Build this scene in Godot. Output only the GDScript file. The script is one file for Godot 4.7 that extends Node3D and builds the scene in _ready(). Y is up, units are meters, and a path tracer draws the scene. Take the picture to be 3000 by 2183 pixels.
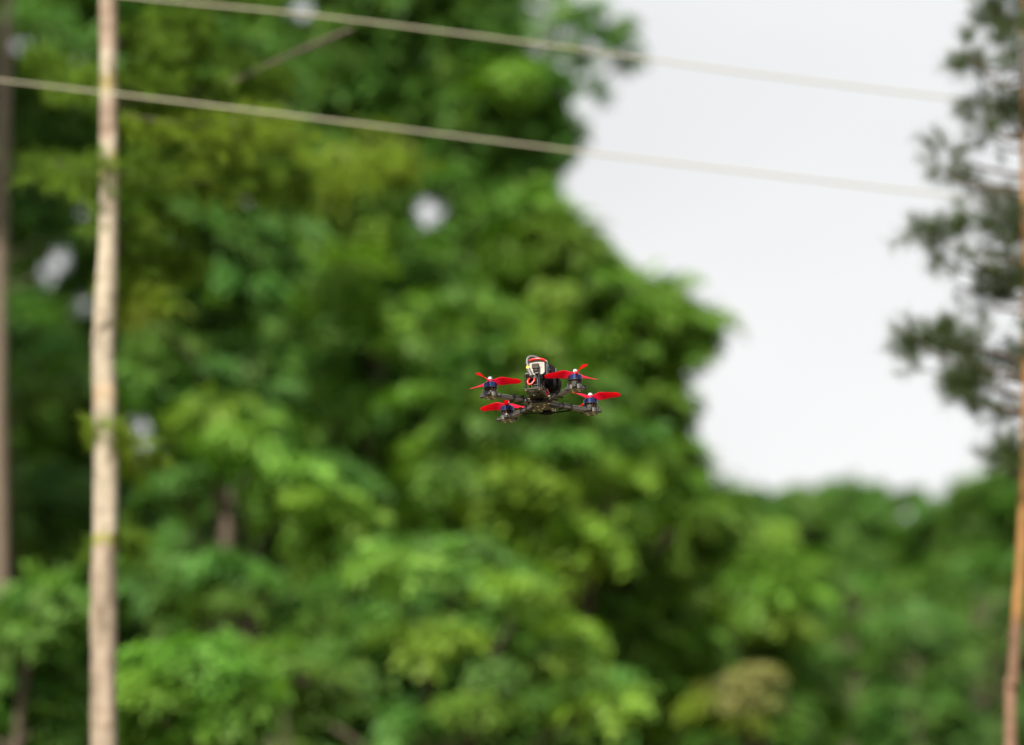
extends Node3D
# A racing drone hovering in front of a blurred wood, with two overhead cables, a slim trunk and a pine nearby.

const PX := 0.00008866        # tangent of one photograph pixel (3000 x 2183) at this focal length
const FOCUS := 7.9            # metres to the drone
const PITCH := 8.0            # the camera looks a little upwards
const EYE := Vector3(0, 1.6, 0)

var view := Basis(Vector3.RIGHT, deg_to_rad(PITCH))
var rng := RandomNumberGenerator.new()
var M := {}                   # materials
var used := {}
var sprays := []              # leafy twig meshes
var tufts := []               # needle tuft meshes
var gaps := []                # lines of sight that the wood leaves open


# ------------------------------------------------------------------ naming
func numbered(called: String) -> String:
	if not used.has(called):
		used[called] = 0
		return called
	used[called] += 1
	return "%s_%03d" % [called, used[called]]

func tag(o: Node3D, label: String, category: String, group := "") -> Node3D:
	o.set_meta("label", label)
	o.set_meta("category", category)
	if group:
		o.set_meta("group", group)
	return o

func thing(called: String, label: String, category: String, where: Vector3, group := "") -> Node3D:
	var o := Node3D.new()
	o.name = numbered(called)
	add_child(o, true)
	o.position = where
	tag(o, label, category, group)
	return o

func part(called: String, st: SurfaceTool, m: Material, parent: Node3D, where := Transform3D.IDENTITY) -> MeshInstance3D:
	var o := MeshInstance3D.new()
	o.name = called
	o.mesh = st.commit()
	o.material_override = m
	o.transform = where
	parent.add_child(o, true)
	return o

# a pixel of the photograph at a depth in metres -> a point of the world
func at(x: float, y: float, d: float) -> Vector3:
	return EYE + view * (Vector3((x - 1500.0) * PX, -(y - 1091.5) * PX, -1.0) * d)


# ------------------------------------------------------------------ mesh helpers
func mb() -> SurfaceTool:
	var st := SurfaceTool.new()
	st.begin(Mesh.PRIMITIVE_TRIANGLES)
	return st

func put_tri(st: SurfaceTool, p: Array, n: Array, c = null) -> void:
	var f: Vector3 = (p[1] - p[0]).cross(p[2] - p[0])
	var avg: Vector3 = n[0] + n[1] + n[2]
	var order := [0, 1, 2] if f.dot(avg) < 0.0 else [0, 2, 1]
	for i in order:
		if c != null:
			st.set_color(c[i])
		st.set_normal(n[i])
		st.add_vertex(p[i])

func flat_poly(st: SurfaceTool, p: Array, out: Vector3, c = null) -> void:
	var f: Vector3 = (p[1] - p[0]).cross(p[2] - p[0]).normalized()
	if f == Vector3.ZERO:
		f = out
	if f.dot(out) < 0.0:
		f = -f
	for i in range(1, p.size() - 1):
		put_tri(st, [p[0], p[i], p[i + 1]], [f, f, f], [c, c, c] if c != null else null)

# box with chamfered edges
func bx(st: SurfaceTool, at_: Vector3, size: Vector3, bevel := 0.0, turn := Basis.IDENTITY) -> void:
	var h := size / 2.0
	var b := minf(bevel, minf(h.x, minf(h.y, h.z)) * 0.9)
	if b <= 0.0:
		b = minf(h.x, minf(h.y, h.z)) * 0.12
	var v := func(s: Vector3, ax: int) -> Vector3:
		var q := Vector3(s.x * (h.x - b), s.y * (h.y - b), s.z * (h.z - b))
		q[ax] = s[ax] * h[ax]
		return at_ + turn * q
	for ax in 3:
		var a1 := (ax + 1) % 3
		var a2 := (ax + 2) % 3
		for s in [-1.0, 1.0]:
			var pts := []
			for k in [[-1, -1], [1, -1], [1, 1], [-1, 1]]:
				var sg := Vector3.ZERO
				sg[ax] = s
				sg[a1] = k[0]
				sg[a2] = k[1]
				pts.append(v.call(sg, ax))
			var out := Vector3.ZERO
			out[ax] = s
			flat_poly(st, pts, turn * out)
		for s1 in [-1.0, 1.0]:
			for s2 in [-1.0, 1.0]:
				var lo := Vector3.ZERO
				lo[ax] = -1.0
				lo[a1] = s1
				lo[a2] = s2
				var hi := lo
				hi[ax] = 1.0
				var out2 := lo
				out2[ax] = 0.0
				flat_poly(st, [v.call(lo, a1), v.call(hi, a1), v.call(hi, a2), v.call(lo, a2)], turn * out2)
	for x in [-1.0, 1.0]:
		for y in [-1.0, 1.0]:
			for z in [-1.0, 1.0]:
				var s3 := Vector3(x, y, z)
				flat_poly(st, [v.call(s3, 0), v.call(s3, 1), v.call(s3, 2)], turn * s3)

# rings of equal length joined into a skin; flat or smooth; closed by caps
func loft(st: SurfaceTool, rings: Array, smooth := true, caps := true, colors = null) -> void:
	var n: int = rings[0].size()
	var m := rings.size()
	var mid := []
	for r in rings:
		var c := Vector3.ZERO
		for p in r:
			c += p
		mid.append(c / n)
	var nrm := []
	for i in m:
		var row := []
		for j in n:
			var along: Vector3 = rings[mini(i + 1, m - 1)][j] - rings[maxi(i - 1, 0)][j]
			var around: Vector3 = rings[i][(j + 1) % n] - rings[i][(j + n - 1) % n]
			if around.length() < 1e-9:
				around = rings[mini(i + 1, m - 1)][(j + 1) % n] - rings[mini(i + 1, m - 1)][(j + n - 1) % n]
				if around.length() < 1e-9:
					around = rings[maxi(i - 1, 0)][(j + 1) % n] - rings[maxi(i - 1, 0)][(j + n - 1) % n]
			var q := along.cross(around).normalized()
			row.append(q)
		nrm.append(row)
	# one sign for the whole skin
	var sign_ := 0.0
	for i in m:
		for j in n:
			sign_ += nrm[i][j].dot(rings[i][j] - mid[i])
	if sign_ < 0.0:
		for i in m:
			for j in n:
				nrm[i][j] = -nrm[i][j]
	for i in m - 1:
		for j in n:
			var k := (j + 1) % n
			var p := [rings[i][j], rings[i][k], rings[i + 1][k], rings[i + 1][j]]
			var w := [nrm[i][j], nrm[i][k], nrm[i + 1][k], nrm[i + 1][j]]
			if not smooth:
				var f: Vector3 = (p[2] - p[0]).cross(p[3] - p[1]).normalized()
				if f.dot(w[0] + w[1] + w[2] + w[3]) < 0.0:
					f = -f
				w = [f, f, f, f]
			var c = null
			if colors != null:
				c = [colors[i][j], colors[i][k], colors[i + 1][k], colors[i + 1][j]]
			put_tri(st, [p[0], p[1], p[2]], [w[0], w[1], w[2]], [c[0], c[1], c[2]] if c != null else null)
			put_tri(st, [p[0], p[2], p[3]], [w[0], w[2], w[3]], [c[0], c[2], c[3]] if c != null else null)
	if caps:
		for e in [0, m - 1]:
			var out: Vector3 = mid[e] - mid[1 if e == 0 else m - 2]
			if out.length() < 1e-9:
				continue
			out = out.normalized()
			for j in n:
				var k2 := (j + 1) % n
				put_tri(st, [mid[e], rings[e][j], rings[e][k2]], [out, out, out], [colors[e][j], colors[e][j], colors[e][k2]] if colors != null else null)

func curve(pts: Array, per := 8) -> Array:
	var out := []
	for i in pts.size() - 1:
		var a: Vector3 = pts[maxi(i - 1, 0)]
		var b: Vector3 = pts[i]
		var c: Vector3 = pts[i + 1]
		var d: Vector3 = pts[mini(i + 2, pts.size() - 1)]
		for k in per:
			out.append(b.cubic_interpolate(c, a, d, float(k) / per))
	out.append(pts[-1])
	return out

func tube(st: SurfaceTool, pts: Array, radii, sides := 8, caps := true, wob := 0.0, tint = null) -> void:
	var rings := []
	var colors := []
	var up := Vector3.UP
	for i in pts.size():
		var t: Vector3 = (pts[mini(i + 1, pts.size() - 1)] - pts[maxi(i - 1, 0)]).normalized()
		if i == 0:
			up = Vector3.RIGHT if absf(t.x) < 0.7 else Vector3.FORWARD
		up = (up - t * up.dot(t)).normalized()
		var side := t.cross(up)
		var r: float = radii if radii is float else radii[i]
		var ring := []
		var cr := []
		for j in sides:
			var a := TAU * j / sides
			var rr := r * (1.0 + (rng.randf_range(-wob, wob) if wob > 0.0 else 0.0))
			ring.append(pts[i] + (up * cos(a) + side * sin(a)) * rr)
			if tint != null:
				cr.append(tint.call(pts[i], a))
		rings.append(ring)
		colors.append(cr)
	loft(st, rings, true, caps, colors if tint != null else null)

# profile = [[radius, height], ...] turned about y
func lathe(st: SurfaceTool, profile: Array, at_ := Vector3.ZERO, sides := 24, smooth := true) -> void:
	var rings := []
	for q in profile:
		var ring := []
		for j in sides:
			var a := TAU * j / sides
			ring.append(at_ + Vector3(cos(a) * q[0], q[1], sin(a) * q[0]))
		rings.append(ring)
	# sharp bands: every segment its own skin, with normals of its own slope
	for i in rings.size() - 1:
		var dr: float = profile[i + 1][0] - profile[i][0]
		var dy: float = profile[i + 1][1] - profile[i][1]
		for j in sides:
			var k := (j + 1) % sides
			var nj := []
			for s in [j, k]:
				var a2: float = TAU * s / sides if smooth else TAU * (j + 0.5) / sides
				nj.append(Vector3(cos(a2) * dy, -dr, sin(a2) * dy).normalized() * (1.0 if dy > 0.0 or (dy == 0.0) else -1.0))
			if dy == 0.0:
				var fl := Vector3.UP if (dr < 0.0) else Vector3.DOWN
				nj = [fl, fl]
			put_tri(st, [rings[i][j], rings[i][k], rings[i + 1][k]], [nj[0], nj[1], nj[1]])
			put_tri(st, [rings[i][j], rings[i + 1][k], rings[i + 1][j]], [nj[0], nj[1], nj[0]])

# outline (Vector2 x,z) raised from y0 to y1
func prism(st: SurfaceTool, outline: PackedVector2Array, y0: float, y1: float) -> void:
	var tris := Geometry2D.triangulate_polygon(outline)
	for i in range(0, tris.size(), 3):
		var a := outline[tris[i]]
		var b := outline[tris[i + 1]]
		var c := outline[tris[i + 2]]
		for y in [y0, y1]:
			var up := Vector3.UP if y == y1 else Vector3.DOWN
			put_tri(st, [Vector3(a.x, y, a.y), Vector3(b.x, y, b.y), Vector3(c.x, y, c.y)], [up, up, up])
	var ccw := not Geometry2D.is_polygon_clockwise(outline)
	for i in outline.size():
		var p := outline[i]
		var q := outline[(i + 1) % outline.size()]
		var e := q - p
		var out := Vector3(e.y, 0, -e.x).normalized() * (1.0 if ccw else -1.0)
		flat_poly(st, [Vector3(p.x, y0, p.y), Vector3(q.x, y0, q.y), Vector3(q.x, y1, q.y), Vector3(p.x, y1, p.y)], out)

func rounded(hw: float, hh: float, r: float, n := 4) -> PackedVector2Array:
	var out := PackedVector2Array()
	for q in 4:
		var c: Vector2 = Vector2(hw - r, hh - r) * [Vector2(1, 1), Vector2(-1, 1), Vector2(-1, -1), Vector2(1, -1)][q]
		for k in n + 1:
			var a := PI / 2 * (q + float(k) / n)
			out.append(c + Vector2(cos(a), sin(a)) * r)
	return out


# ------------------------------------------------------------------ materials
func noise_tex(freq: float, ramp: Array, seed_: int, octaves := 4, size := 256) -> NoiseTexture2D:
	var n := FastNoiseLite.new()
	n.seed = seed_
	n.frequency = freq
	n.fractal_octaves = octaves
	var t := NoiseTexture2D.new()
	t.width = size
	t.height = size
	t.seamless = true
	t.noise = n
	var g := Gradient.new()
	g.offsets = PackedFloat32Array(ramp.map(func(q): return q[0]))
	g.colors = PackedColorArray(ramp.map(func(q): return q[1]))
	t.color_ramp = g
	return t

func mat(called: String, c: Color, rough: float, metal := 0.0, spec := 0.5) -> StandardMaterial3D:
	var m := StandardMaterial3D.new()
	m.resource_name = called
	m.albedo_color = c
	m.roughness = rough
	m.metallic = metal
	m.metallic_specular = spec
	M[called] = m
	return m

func lin(r: float, g: float, b: float) -> Color:
	return Color(r, g, b).linear_to_srgb()

func triplanar(m: StandardMaterial3D, scale_: float) -> void:
	m.uv1_triplanar = true
	m.uv1_scale = Vector3.ONE * scale_

func make_materials() -> void:
	# drone
	var c := mat("carbon", Color.WHITE, 0.42, 0.0, 0.55)
	c.albedo_texture = noise_tex(0.05, [[0.0, lin(0.02, 0.018, 0.016)], [0.5, lin(0.04, 0.036, 0.031)], [1.0, lin(0.066, 0.059, 0.05)]], 3, 3, 128)
	triplanar(c, 60.0)
	c = mat("carbon_plate", Color.WHITE, 0.45, 0.0, 0.4)
	c.albedo_texture = noise_tex(0.06, [[0.0, lin(0.012, 0.011, 0.009)], [0.5, lin(0.028, 0.025, 0.019)], [1.0, lin(0.055, 0.048, 0.036)]], 5, 3, 128)
	triplanar(c, 60.0)
	mat("black_plastic", lin(0.008, 0.008, 0.009), 0.38, 0.0, 0.35)
	mat("black_rubber", lin(0.01, 0.0095, 0.0095), 0.7, 0.0, 0.25)
	mat("smooth_black", lin(0.014, 0.014, 0.016), 0.32)
	mat("guard_plastic", lin(0.016, 0.0155, 0.015), 0.5, 0.0, 0.35)
	mat("blue_metal", lin(0.026, 0.043, 0.135), 0.28, 0.9)
	mat("dark_metal", lin(0.03, 0.028, 0.03), 0.4, 0.6)
	mat("copper", lin(0.05, 0.024, 0.014), 0.5, 0.6)
	mat("silver", lin(0.72, 0.72, 0.73), 0.22, 0.95)
	mat("screw_steel", lin(0.62, 0.56, 0.44), 0.3, 0.9)
	var red := mat("propeller_red", lin(0.62, 0.014, 0.06), 0.5, 0.0, 0.15)
	red.backlight_enabled = true
	red.backlight = Color(1.0, 0.1, 0.24)
	mat("hub_red", lin(0.26, 0.006, 0.028), 0.3)
	c = mat("battery_wrap", lin(0.012, 0.014, 0.02), 0.25, 0.0, 0.35)
	c = mat("battery_end", Color.WHITE, 0.5)
	c.albedo_texture = noise_tex(0.02, [[0.0, lin(0.23, 0.228, 0.2)], [0.6, lin(0.3, 0.298, 0.27)], [1.0, lin(0.36, 0.358, 0.335)]], 8, 2, 64)
	triplanar(c, 30.0)
	mat("print_grey", lin(0.2, 0.2, 0.19), 0.5)
	mat("strap_cloth", lin(0.008, 0.008, 0.009), 0.85, 0.0, 0.2)
	mat("cable_grey", lin(0.11, 0.11, 0.125), 0.4)
	mat("sleeve_grey", lin(0.075, 0.073, 0.07), 0.5)
	mat("wire_red", lin(0.46, 0.012, 0.012), 0.3)
	mat("cap_red", lin(0.55, 0.05, 0.03), 0.4)
	mat("white_plastic", lin(0.5, 0.5, 0.49), 0.4)
	mat("yellow_plastic", lin(0.8, 0.52, 0.05), 0.4)
	mat("plug_brown", lin(0.045, 0.036, 0.03), 0.55, 0.0, 0.3)
	mat("board_tan", lin(0.22, 0.185, 0.125), 0.5)
	mat("lens_glass", lin(0.01, 0.01, 0.014), 0.08)
	# surroundings
	var leaf := mat("leaf", Color.WHITE, 0.5, 0.0, 0.4)
	leaf.vertex_color_use_as_albedo = true
	leaf.backlight_enabled = true
	leaf.backlight = Color(0.82, 0.88, 0.44)
	var needle := mat("needle", Color.WHITE, 0.55, 0.0, 0.35)
	needle.vertex_color_use_as_albedo = true
	needle.backlight_enabled = true
	needle.backlight = Color(0.62, 0.7, 0.28)
	var bark := mat("bark", Color.WHITE, 0.85)
	bark.albedo_texture = noise_tex(0.03, [[0.0, lin(0.035, 0.028, 0.021)], [0.5, lin(0.075, 0.057, 0.042)], [1.0, lin(0.13, 0.105, 0.08)]], 11)
	triplanar(bark, 2.0)
	var pale := mat("pale_bark", Color.WHITE, 0.8)
	pale.vertex_color_use_as_albedo = true
	pale.albedo_texture = noise_tex(0.02, [[0.0, lin(0.55, 0.5, 0.45)], [0.5, lin(0.85, 0.83, 0.8)], [1.0, Color.WHITE]], 17)
	triplanar(pale, 3.0)
	mat("cable_metal", lin(0.42, 0.40, 0.31), 0.5, 0.0, 0.4)
	var ground := mat("meadow", Color.WHITE, 0.95, 0.0, 0.2)
	ground.albedo_texture = noise_tex(0.02, [[0.0, lin(0.08, 0.075, 0.035)], [0.5, lin(0.15, 0.125, 0.065)], [1.0, lin(0.22, 0.18, 0.1)]], 23, 5)
	ground.uv1_world_triplanar = true
	triplanar(ground, 0.12)


func soft_clouds() -> ImageTexture:
	var n := FastNoiseLite.new()
	n.seed = 61
	n.frequency = 1.3
	n.fractal_octaves = 5
	var im := Image.create(768, 384, false, Image.FORMAT_RGBAF)
	for y in 384:
		var el := PI / 2 - (y + 0.5) / 384.0 * PI
		for x in 768:
			var az := TAU * (x + 0.5) / 768.0
			var p := Vector3(cos(el) * cos(az), sin(el) * 2.2, cos(el) * sin(az)) * 2.0
			var k := clampf(0.5 + 1.1 * n.get_noise_3dv(p), 0.0, 1.0)
			im.set_pixel(x, y, Color(1.0, 0.995, 0.985, 0.085 * k))
	return ImageTexture.create_from_image(im)


# ------------------------------------------------------------------ foliage
func leaf_shape(st: SurfaceTool, base: Vector3, dir: Vector3, up: Vector3, l: float, w: float) -> void:
	var side := dir.cross(up).normalized()
	up = side.cross(dir).normalized()
	var m := base + dir * l * 0.5 - up * l * 0.05
	var tip := base + dir * l - up * l * 0.16
	var a := base + dir * l * 0.42 + side * w * 0.5 + up * l * 0.06
	var b := base + dir * l * 0.42 - side * w * 0.5 + up * l * 0.06
	flat_poly(st, [base, a, m], up)
	flat_poly(st, [a, tip, m], up)
	flat_poly(st, [m, tip, b], up)
	flat_poly(st, [base, m, b], up)

func make_sprays() -> void:
	rng.seed = 77
	for v in 3:
		var st := mb()
		for i in 26:
			var t := (i + 0.5) / 26.0
			var side := -1.0 if i % 2 else 1.0
			var base := Vector3(side * rng.randf_range(0.0, 0.11) * (1.0 - t * 0.5), rng.randf_range(-0.05, 0.05) - 0.12 * t * t, t * 0.42 - 0.05)
			var dir := Vector3(side * rng.randf_range(0.5, 1.1), rng.randf_range(-0.5, 0.15), rng.randf_range(0.3, 1.0)).normalized()
			var up := Vector3(rng.randf_range(-0.5, 0.5), 1.0, rng.randf_range(-0.4, 0.5)).normalized()
			leaf_shape(st, base, dir, up, rng.randf_range(0.075, 0.12), rng.randf_range(0.055, 0.085))
		sprays.append(st.commit())
	for v in 2:
		var st2 := mb()
		for i in 46:
			var d := Vector3(rng.randfn(), rng.randfn(), rng.randfn()).normalized()
			d = (d + Vector3(0, 0, 0.55)).normalized()
			var o := Vector3(0, 0, rng.randf_range(0.0, 0.08))
			var s := d.cross(Vector3(rng.randfn(), rng.randfn(), rng.randfn())).normalized() * 0.0011
			var l := rng.randf_range(0.045, 0.075)
			flat_poly(st2, [o - s, o + s, o + d * l], d.cross(s))
			var s2 := d.cross(s).normalized() * 0.0011
			flat_poly(st2, [o - s2, o + s2, o + d * l], d.cross(s2))
		tufts.append(st2.commit())

func scatter(called: String, mesh: Mesh, m: Material, where: Array, colors: Array, parent: Node3D) -> MultiMeshInstance3D:
	var mm := MultiMesh.new()
	mm.transform_format = MultiMesh.TRANSFORM_3D
	mm.use_colors = true
	mm.mesh = mesh
	mm.instance_count = where.size()
	for i in where.size():
		mm.set_instance_transform(i, where[i])
		mm.set_instance_color(i, colors[i])
	var o := MultiMeshInstance3D.new()
	o.name = called
	o.multimesh = mm
	o.material_override = m
	o.set_meta("kind", "stuff")
	parent.add_child(o, true)
	return o

func in_gap(p: Vector3, reach: float) -> bool:
	var c := view.inverse() * (p - EYE)
	var x := 1500.0 + c.x / -c.z / PX
	var y := 1091.5 - c.y / -c.z / PX
	for g in gaps:
		if Vector2(x - g[0], y - g[1]).length() < g[2] + reach / (PX * -c.z):
			return true
	return false

func look(axis: Vector3, up: Vector3, s: float) -> Basis:
	var z := axis.normalized()
	var x := up.cross(z)
	if x.length() < 0.01:
		x = Vector3.RIGHT.cross(z)
	x = x.normalized()
	return Basis(x, z.cross(x), z).scaled(Vector3.ONE * s)

# leafy twigs round the middle of one clump
func leaf_clump(c: Vector3, r: float, count: int, hue: Color, where: Array, colors: Array, big := 1.0) -> void:
	var lean := Vector3(rng.randfn(), 0, rng.randfn()) * 0.25
	var run := Vector3(rng.randfn(), rng.randf_range(-0.7, 0.3), rng.randfn()).normalized()
	var ton := rng.randf_range(0.78, 1.22)
	var tone := Color(hue.r * 1.22 * ton * rng.randf_range(0.84, 1.14), hue.g * 1.14 * ton, hue.b * 2.0 * ton * rng.randf_range(0.8, 1.3))
	for i in count:
		var d := Vector3(rng.randfn(), rng.randfn(), rng.randfn()).normalized()
		d.y = absf(d.y) * 0.9 if rng.randf() < 0.72 else d.y
		var off := Vector3(d.x, d.y * 0.6, d.z) * rng.randf_range(0.3, 0.95)
		off = (off - run * off.dot(run)) * 0.85 + run * off.dot(run) * 1.75
		var p := c + off * r
		var axis := Vector3(d.x, 0.1 * d.y - 0.25, d.z) + lean + Vector3(rng.randfn(), rng.randfn(), rng.randfn()) * 0.3
		var up := Vector3(d.x * 0.5, 1.0, d.z * 0.5) + Vector3(rng.randfn(), rng.randfn(), rng.randfn()) * 0.25
		var size := rng.randf_range(0.7, 1.2) * big
		if in_gap(p + axis.normalized() * 0.16 * size, 0.21 * size):
			continue
		where.append(Transform3D(look(axis, up, size), p))
		var k := rng.randf_range(0.8, 1.2)
		colors.append(Color(tone.r * k, tone.g * k, tone.b * k))

# blobs = [cx, cy, rx, ry] in photograph pixels at depth d; extra = single clumps [x, y, depth offset, radius px, hue]
func broadleaf(called: String, label: String, d: float, trunk_x: float, blobs: Array, hue: Color, r_clump: float, fill: float, extra := [], category := "tree", group := "", sprays_per := 24, trunk_r := 0.13) -> Node3D:
	rng.seed = hash(label)
	r_clump *= 0.42
	var s := PX * d
	var base := at(trunk_x, 1091.5, d)
	base.y = 0.0
	var root := thing(called, label, category, base, group)
	var clumps := []
	var top := 0.0
	for b in blobs:
		var c := at(b[0], b[1], d)
		var rad := Vector3(b[2] * s, b[3] * s, maxf(b[2], b[3]) * s * 0.75)
		var want := int(ceil(fill * 3.2 * rad.x * rad.y * rad.z / pow(r_clump, 3)))
		var tries := 0
		var made := 0
		while made < want and tries < want * 12:
			tries += 1
			var q := Vector3(rng.randfn(), rng.randfn(), rng.randfn()).normalized() * pow(rng.randf(), 0.22)
			var rr := r_clump * rng.randf_range(0.65, 1.15)
			var inner := Vector3(maxf(rad.x - rr * 0.8, 0.1), maxf(rad.y - rr * 0.5, 0.1), maxf(rad.z - rr * 0.8, 0.1))
			var p := c + view * (q * inner)
			var free := true
			for o in clumps:
				if o[0].distance_to(p) < (o[1] + rr) * 0.62:
					free = false
					break
			if free:
				clumps.append([p, rr, hue, sprays_per])
				made += 1
				top = maxf(top, p.y)
	for e in extra:
		var p2 := at(e[0], e[1], d + e[2])
		clumps.append([p2, e[3] * PX * (d + e[2]), e[4] if e.size() > 4 else hue, e[5] if e.size() > 5 else sprays_per])
		top = maxf(top, p2.y)
	# trunk
	var st := mb()
	var line := []
	var radii := []
	for i in 14:
		var t := i / 13.0
		line.append(Vector3(sin(t * 5.0 + trunk_x) * 0.1 * t, top * t, cos(t * 4.0 + trunk_x) * 0.1 * t))
		radii.append(lerpf(trunk_r, 0.02, pow(t, 0.9)) * (1.35 if i == 0 else 1.0))
	tube(st, line, radii, 9, true, 0.08)
	part("trunk", st, M.bark, root)
	# limbs and twigs out to every clump
	var lt := mb()
	var where := []
	var colors := []
	for c2 in clumps:
		var p3: Vector3 = c2[0] - base
		var out := Vector2(p3.x, p3.z).length()
		var y0 := clampf(p3.y - out * rng.randf_range(0.5, 0.9), 0.2, top * 0.97)
		var k := y0 / top * 13.0
		var on: Vector3 = line[int(k)].lerp(line[mini(int(k) + 1, 13)], k - int(k))
		var r0 := clampf(0.012 + out * 0.012, 0.012, 0.05)
		var bend := on.lerp(p3, 0.5) + Vector3(rng.randfn(), 0, rng.randfn()) * 0.08 + Vector3.UP * out * 0.12
		leaf_clump(p3 + base, c2[1], c2[3], c2[2], where, colors, clampf(c2[1] / 0.30, 0.42, 1.3))
		var limb := curve([on, bend, p3], 4)
		var crossing := false
		for li in limb.size() - 1:
			for lk in 4:
				crossing = crossing or in_gap(limb[li].lerp(limb[li + 1], lk / 4.0) + base, 0.03)
		if crossing:
			continue
		tube(lt, limb, [r0, r0 * 0.92, r0 * 0.84, r0 * 0.75, r0 * 0.66, r0 * 0.56, r0 * 0.45, r0 * 0.33, 0.005], 5, false)
	var limbs := part("limbs", lt, M.bark, root)
	limbs.set_meta("kind", "stuff")
	# single twigs between the clumps
	for b2 in blobs:
		var c3 := at(b2[0], b2[1], d)
		var rad2 := Vector3(b2[2], b2[3], maxf(b2[2], b2[3]) * 0.75) * s
		for i2 in int(95.0 * PI * rad2.x * rad2.y * (0.4 if d > 40.0 else 1.0)):
			var q2 := Vector3(rng.randfn(), rng.randfn(), rng.randfn()).normalized() * pow(rng.randf(), 0.3)
			var p4 := c3 + view * (q2 * rad2 * 0.97)
			var size2 := rng.randf_range(0.35, 0.75) * (1.5 if d > 40.0 else 1.0)
			if in_gap(p4, 0.25 * size2):
				continue
			var ax := Vector3(q2.x, -0.15, q2.z) + Vector3(rng.randfn(), rng.randfn(), rng.randfn()) * 0.45
			var up2 := Vector3(q2.x * 0.4, 1.0, q2.z * 0.4) + Vector3(rng.randfn(), rng.randfn(), rng.randfn()) * 0.3
			where.append(Transform3D(look(ax, up2, size2), p4))
			var k3 := rng.randf_range(0.75, 1.25)
			colors.append(Color(hue.r * 1.2 * k3 * rng.randf_range(0.85, 1.2), hue.g * 1.14 * k3, hue.b * 2.0 * k3))
	for i in where.size():
		where[i].origin -= base
	scatter("crown", sprays[hash(label) % 3], M.leaf, where, colors, root)
	return root

# a run of clumps along an outline of the photograph, a little inside it
func along(points: Array, inset: Vector2, r: float) -> Array:
	var out := []
	for i in points.size() - 1:
		var a := Vector2(points[i][0], points[i][1])
		var b := Vector2(points[i + 1][0], points[i + 1][1])
		var n := maxi(1, int(a.distance_to(b) / (r * 0.75)))
		for k in n:
			var p := a.lerp(b, float(k) / n) + inset
			out.append([p.x, p.y, fmod(p.x * 0.37 + p.y * 0.61, 0.8) - 0.4, r * (0.75 + fmod(p.x * 0.173 + p.y * 0.29, 0.5))])
			out.append([p.x - r * 0.9, p.y + r * 0.5, fmod(p.x * 0.53 + p.y * 0.41, 1.2) - 0.6, r * 1.15])
	return out

# an uneven top for a far crown
func jag(blobs: Array) -> Array:
	var out := []
	for b in blobs:
		if b[1] < 1590:
			for k in 5:
				out.append([b[0] + b[2] * (k - 2) * 0.42, b[1] - b[3] * (1.0 - 0.11 * pow(k - 2, 2.0)) + fmod(b[0] * 1.7 + k * 37.0, 62.0) - 40.0])
	return out

func tuft_clump(c: Vector3, rad: Vector3, count: int, hue: Color, where: Array, colors: Array) -> void:
	for i in count:
		var d := Vector3(rng.randfn(), rng.randfn(), rng.randfn()).normalized()
		var p := c + d * rad * pow(rng.randf(), 0.45)
		var axis := d + Vector3(0, 0.5, 0) + Vector3(rng.randfn(), rng.randfn(), rng.randfn()) * 0.35
		where.append(Transform3D(look(axis, Vector3(rng.randfn(), rng.randfn(), rng.randfn()), rng.randf_range(0.8, 1.25)), p))
		var k := rng.randf_range(0.7, 1.3)
		colors.append(Color(hue.r * k, hue.g * k, hue.b * k))


# ------------------------------------------------------------------ the drone (drone axes in mm: x right, y up, z towards its tail)
const MM := 0.001

func V(x: float, y: float, z: float) -> Vector3:
	return Vector3(x, y, z) * MM

func rod(called: String, pts: Array, r: float, m: Material, parent: Node3D, per := 6, sides := 10) -> MeshInstance3D:
	var st := mb()
	tube(st, curve(pts, per), r * MM, sides)
	return part(called, st, m, parent)

func block(called: String, c: Vector3, size: Vector3, bevel: float, m: Material, parent: Node3D, turn := Basis.IDENTITY) -> MeshInstance3D:
	var st := mb()
	bx(st, c, size * MM, bevel * MM, turn)
	return part(called, st, m, parent)

func screw(where: Vector3, r: float, parent: Node3D, down := true) -> void:
	var st := mb()
	var s := -1.0 if down else 1.0
	if down:
		lathe(st, [[0.0001, -1.9 * MM], [r * 0.45 * MM, -1.9 * MM], [r * 0.45 * MM, -0.9 * MM]], Vector3.ZERO, 6)
		lathe(st, [[r * 0.5 * MM, -1.9 * MM], [r * 0.85 * MM, -1.7 * MM], [r * MM, -1.0 * MM], [r * MM, 0.0]], Vector3.ZERO, 12)
	else:
		lathe(st, [[r * MM, 0.0], [r * MM, s * 1.0 * MM], [r * 0.8 * MM, s * 1.8 * MM], [0.0001, s * 1.9 * MM]], Vector3.ZERO, 12)
	part("screw", st, M.screw_steel, parent, Transform3D(Basis.IDENTITY, where))

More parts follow.
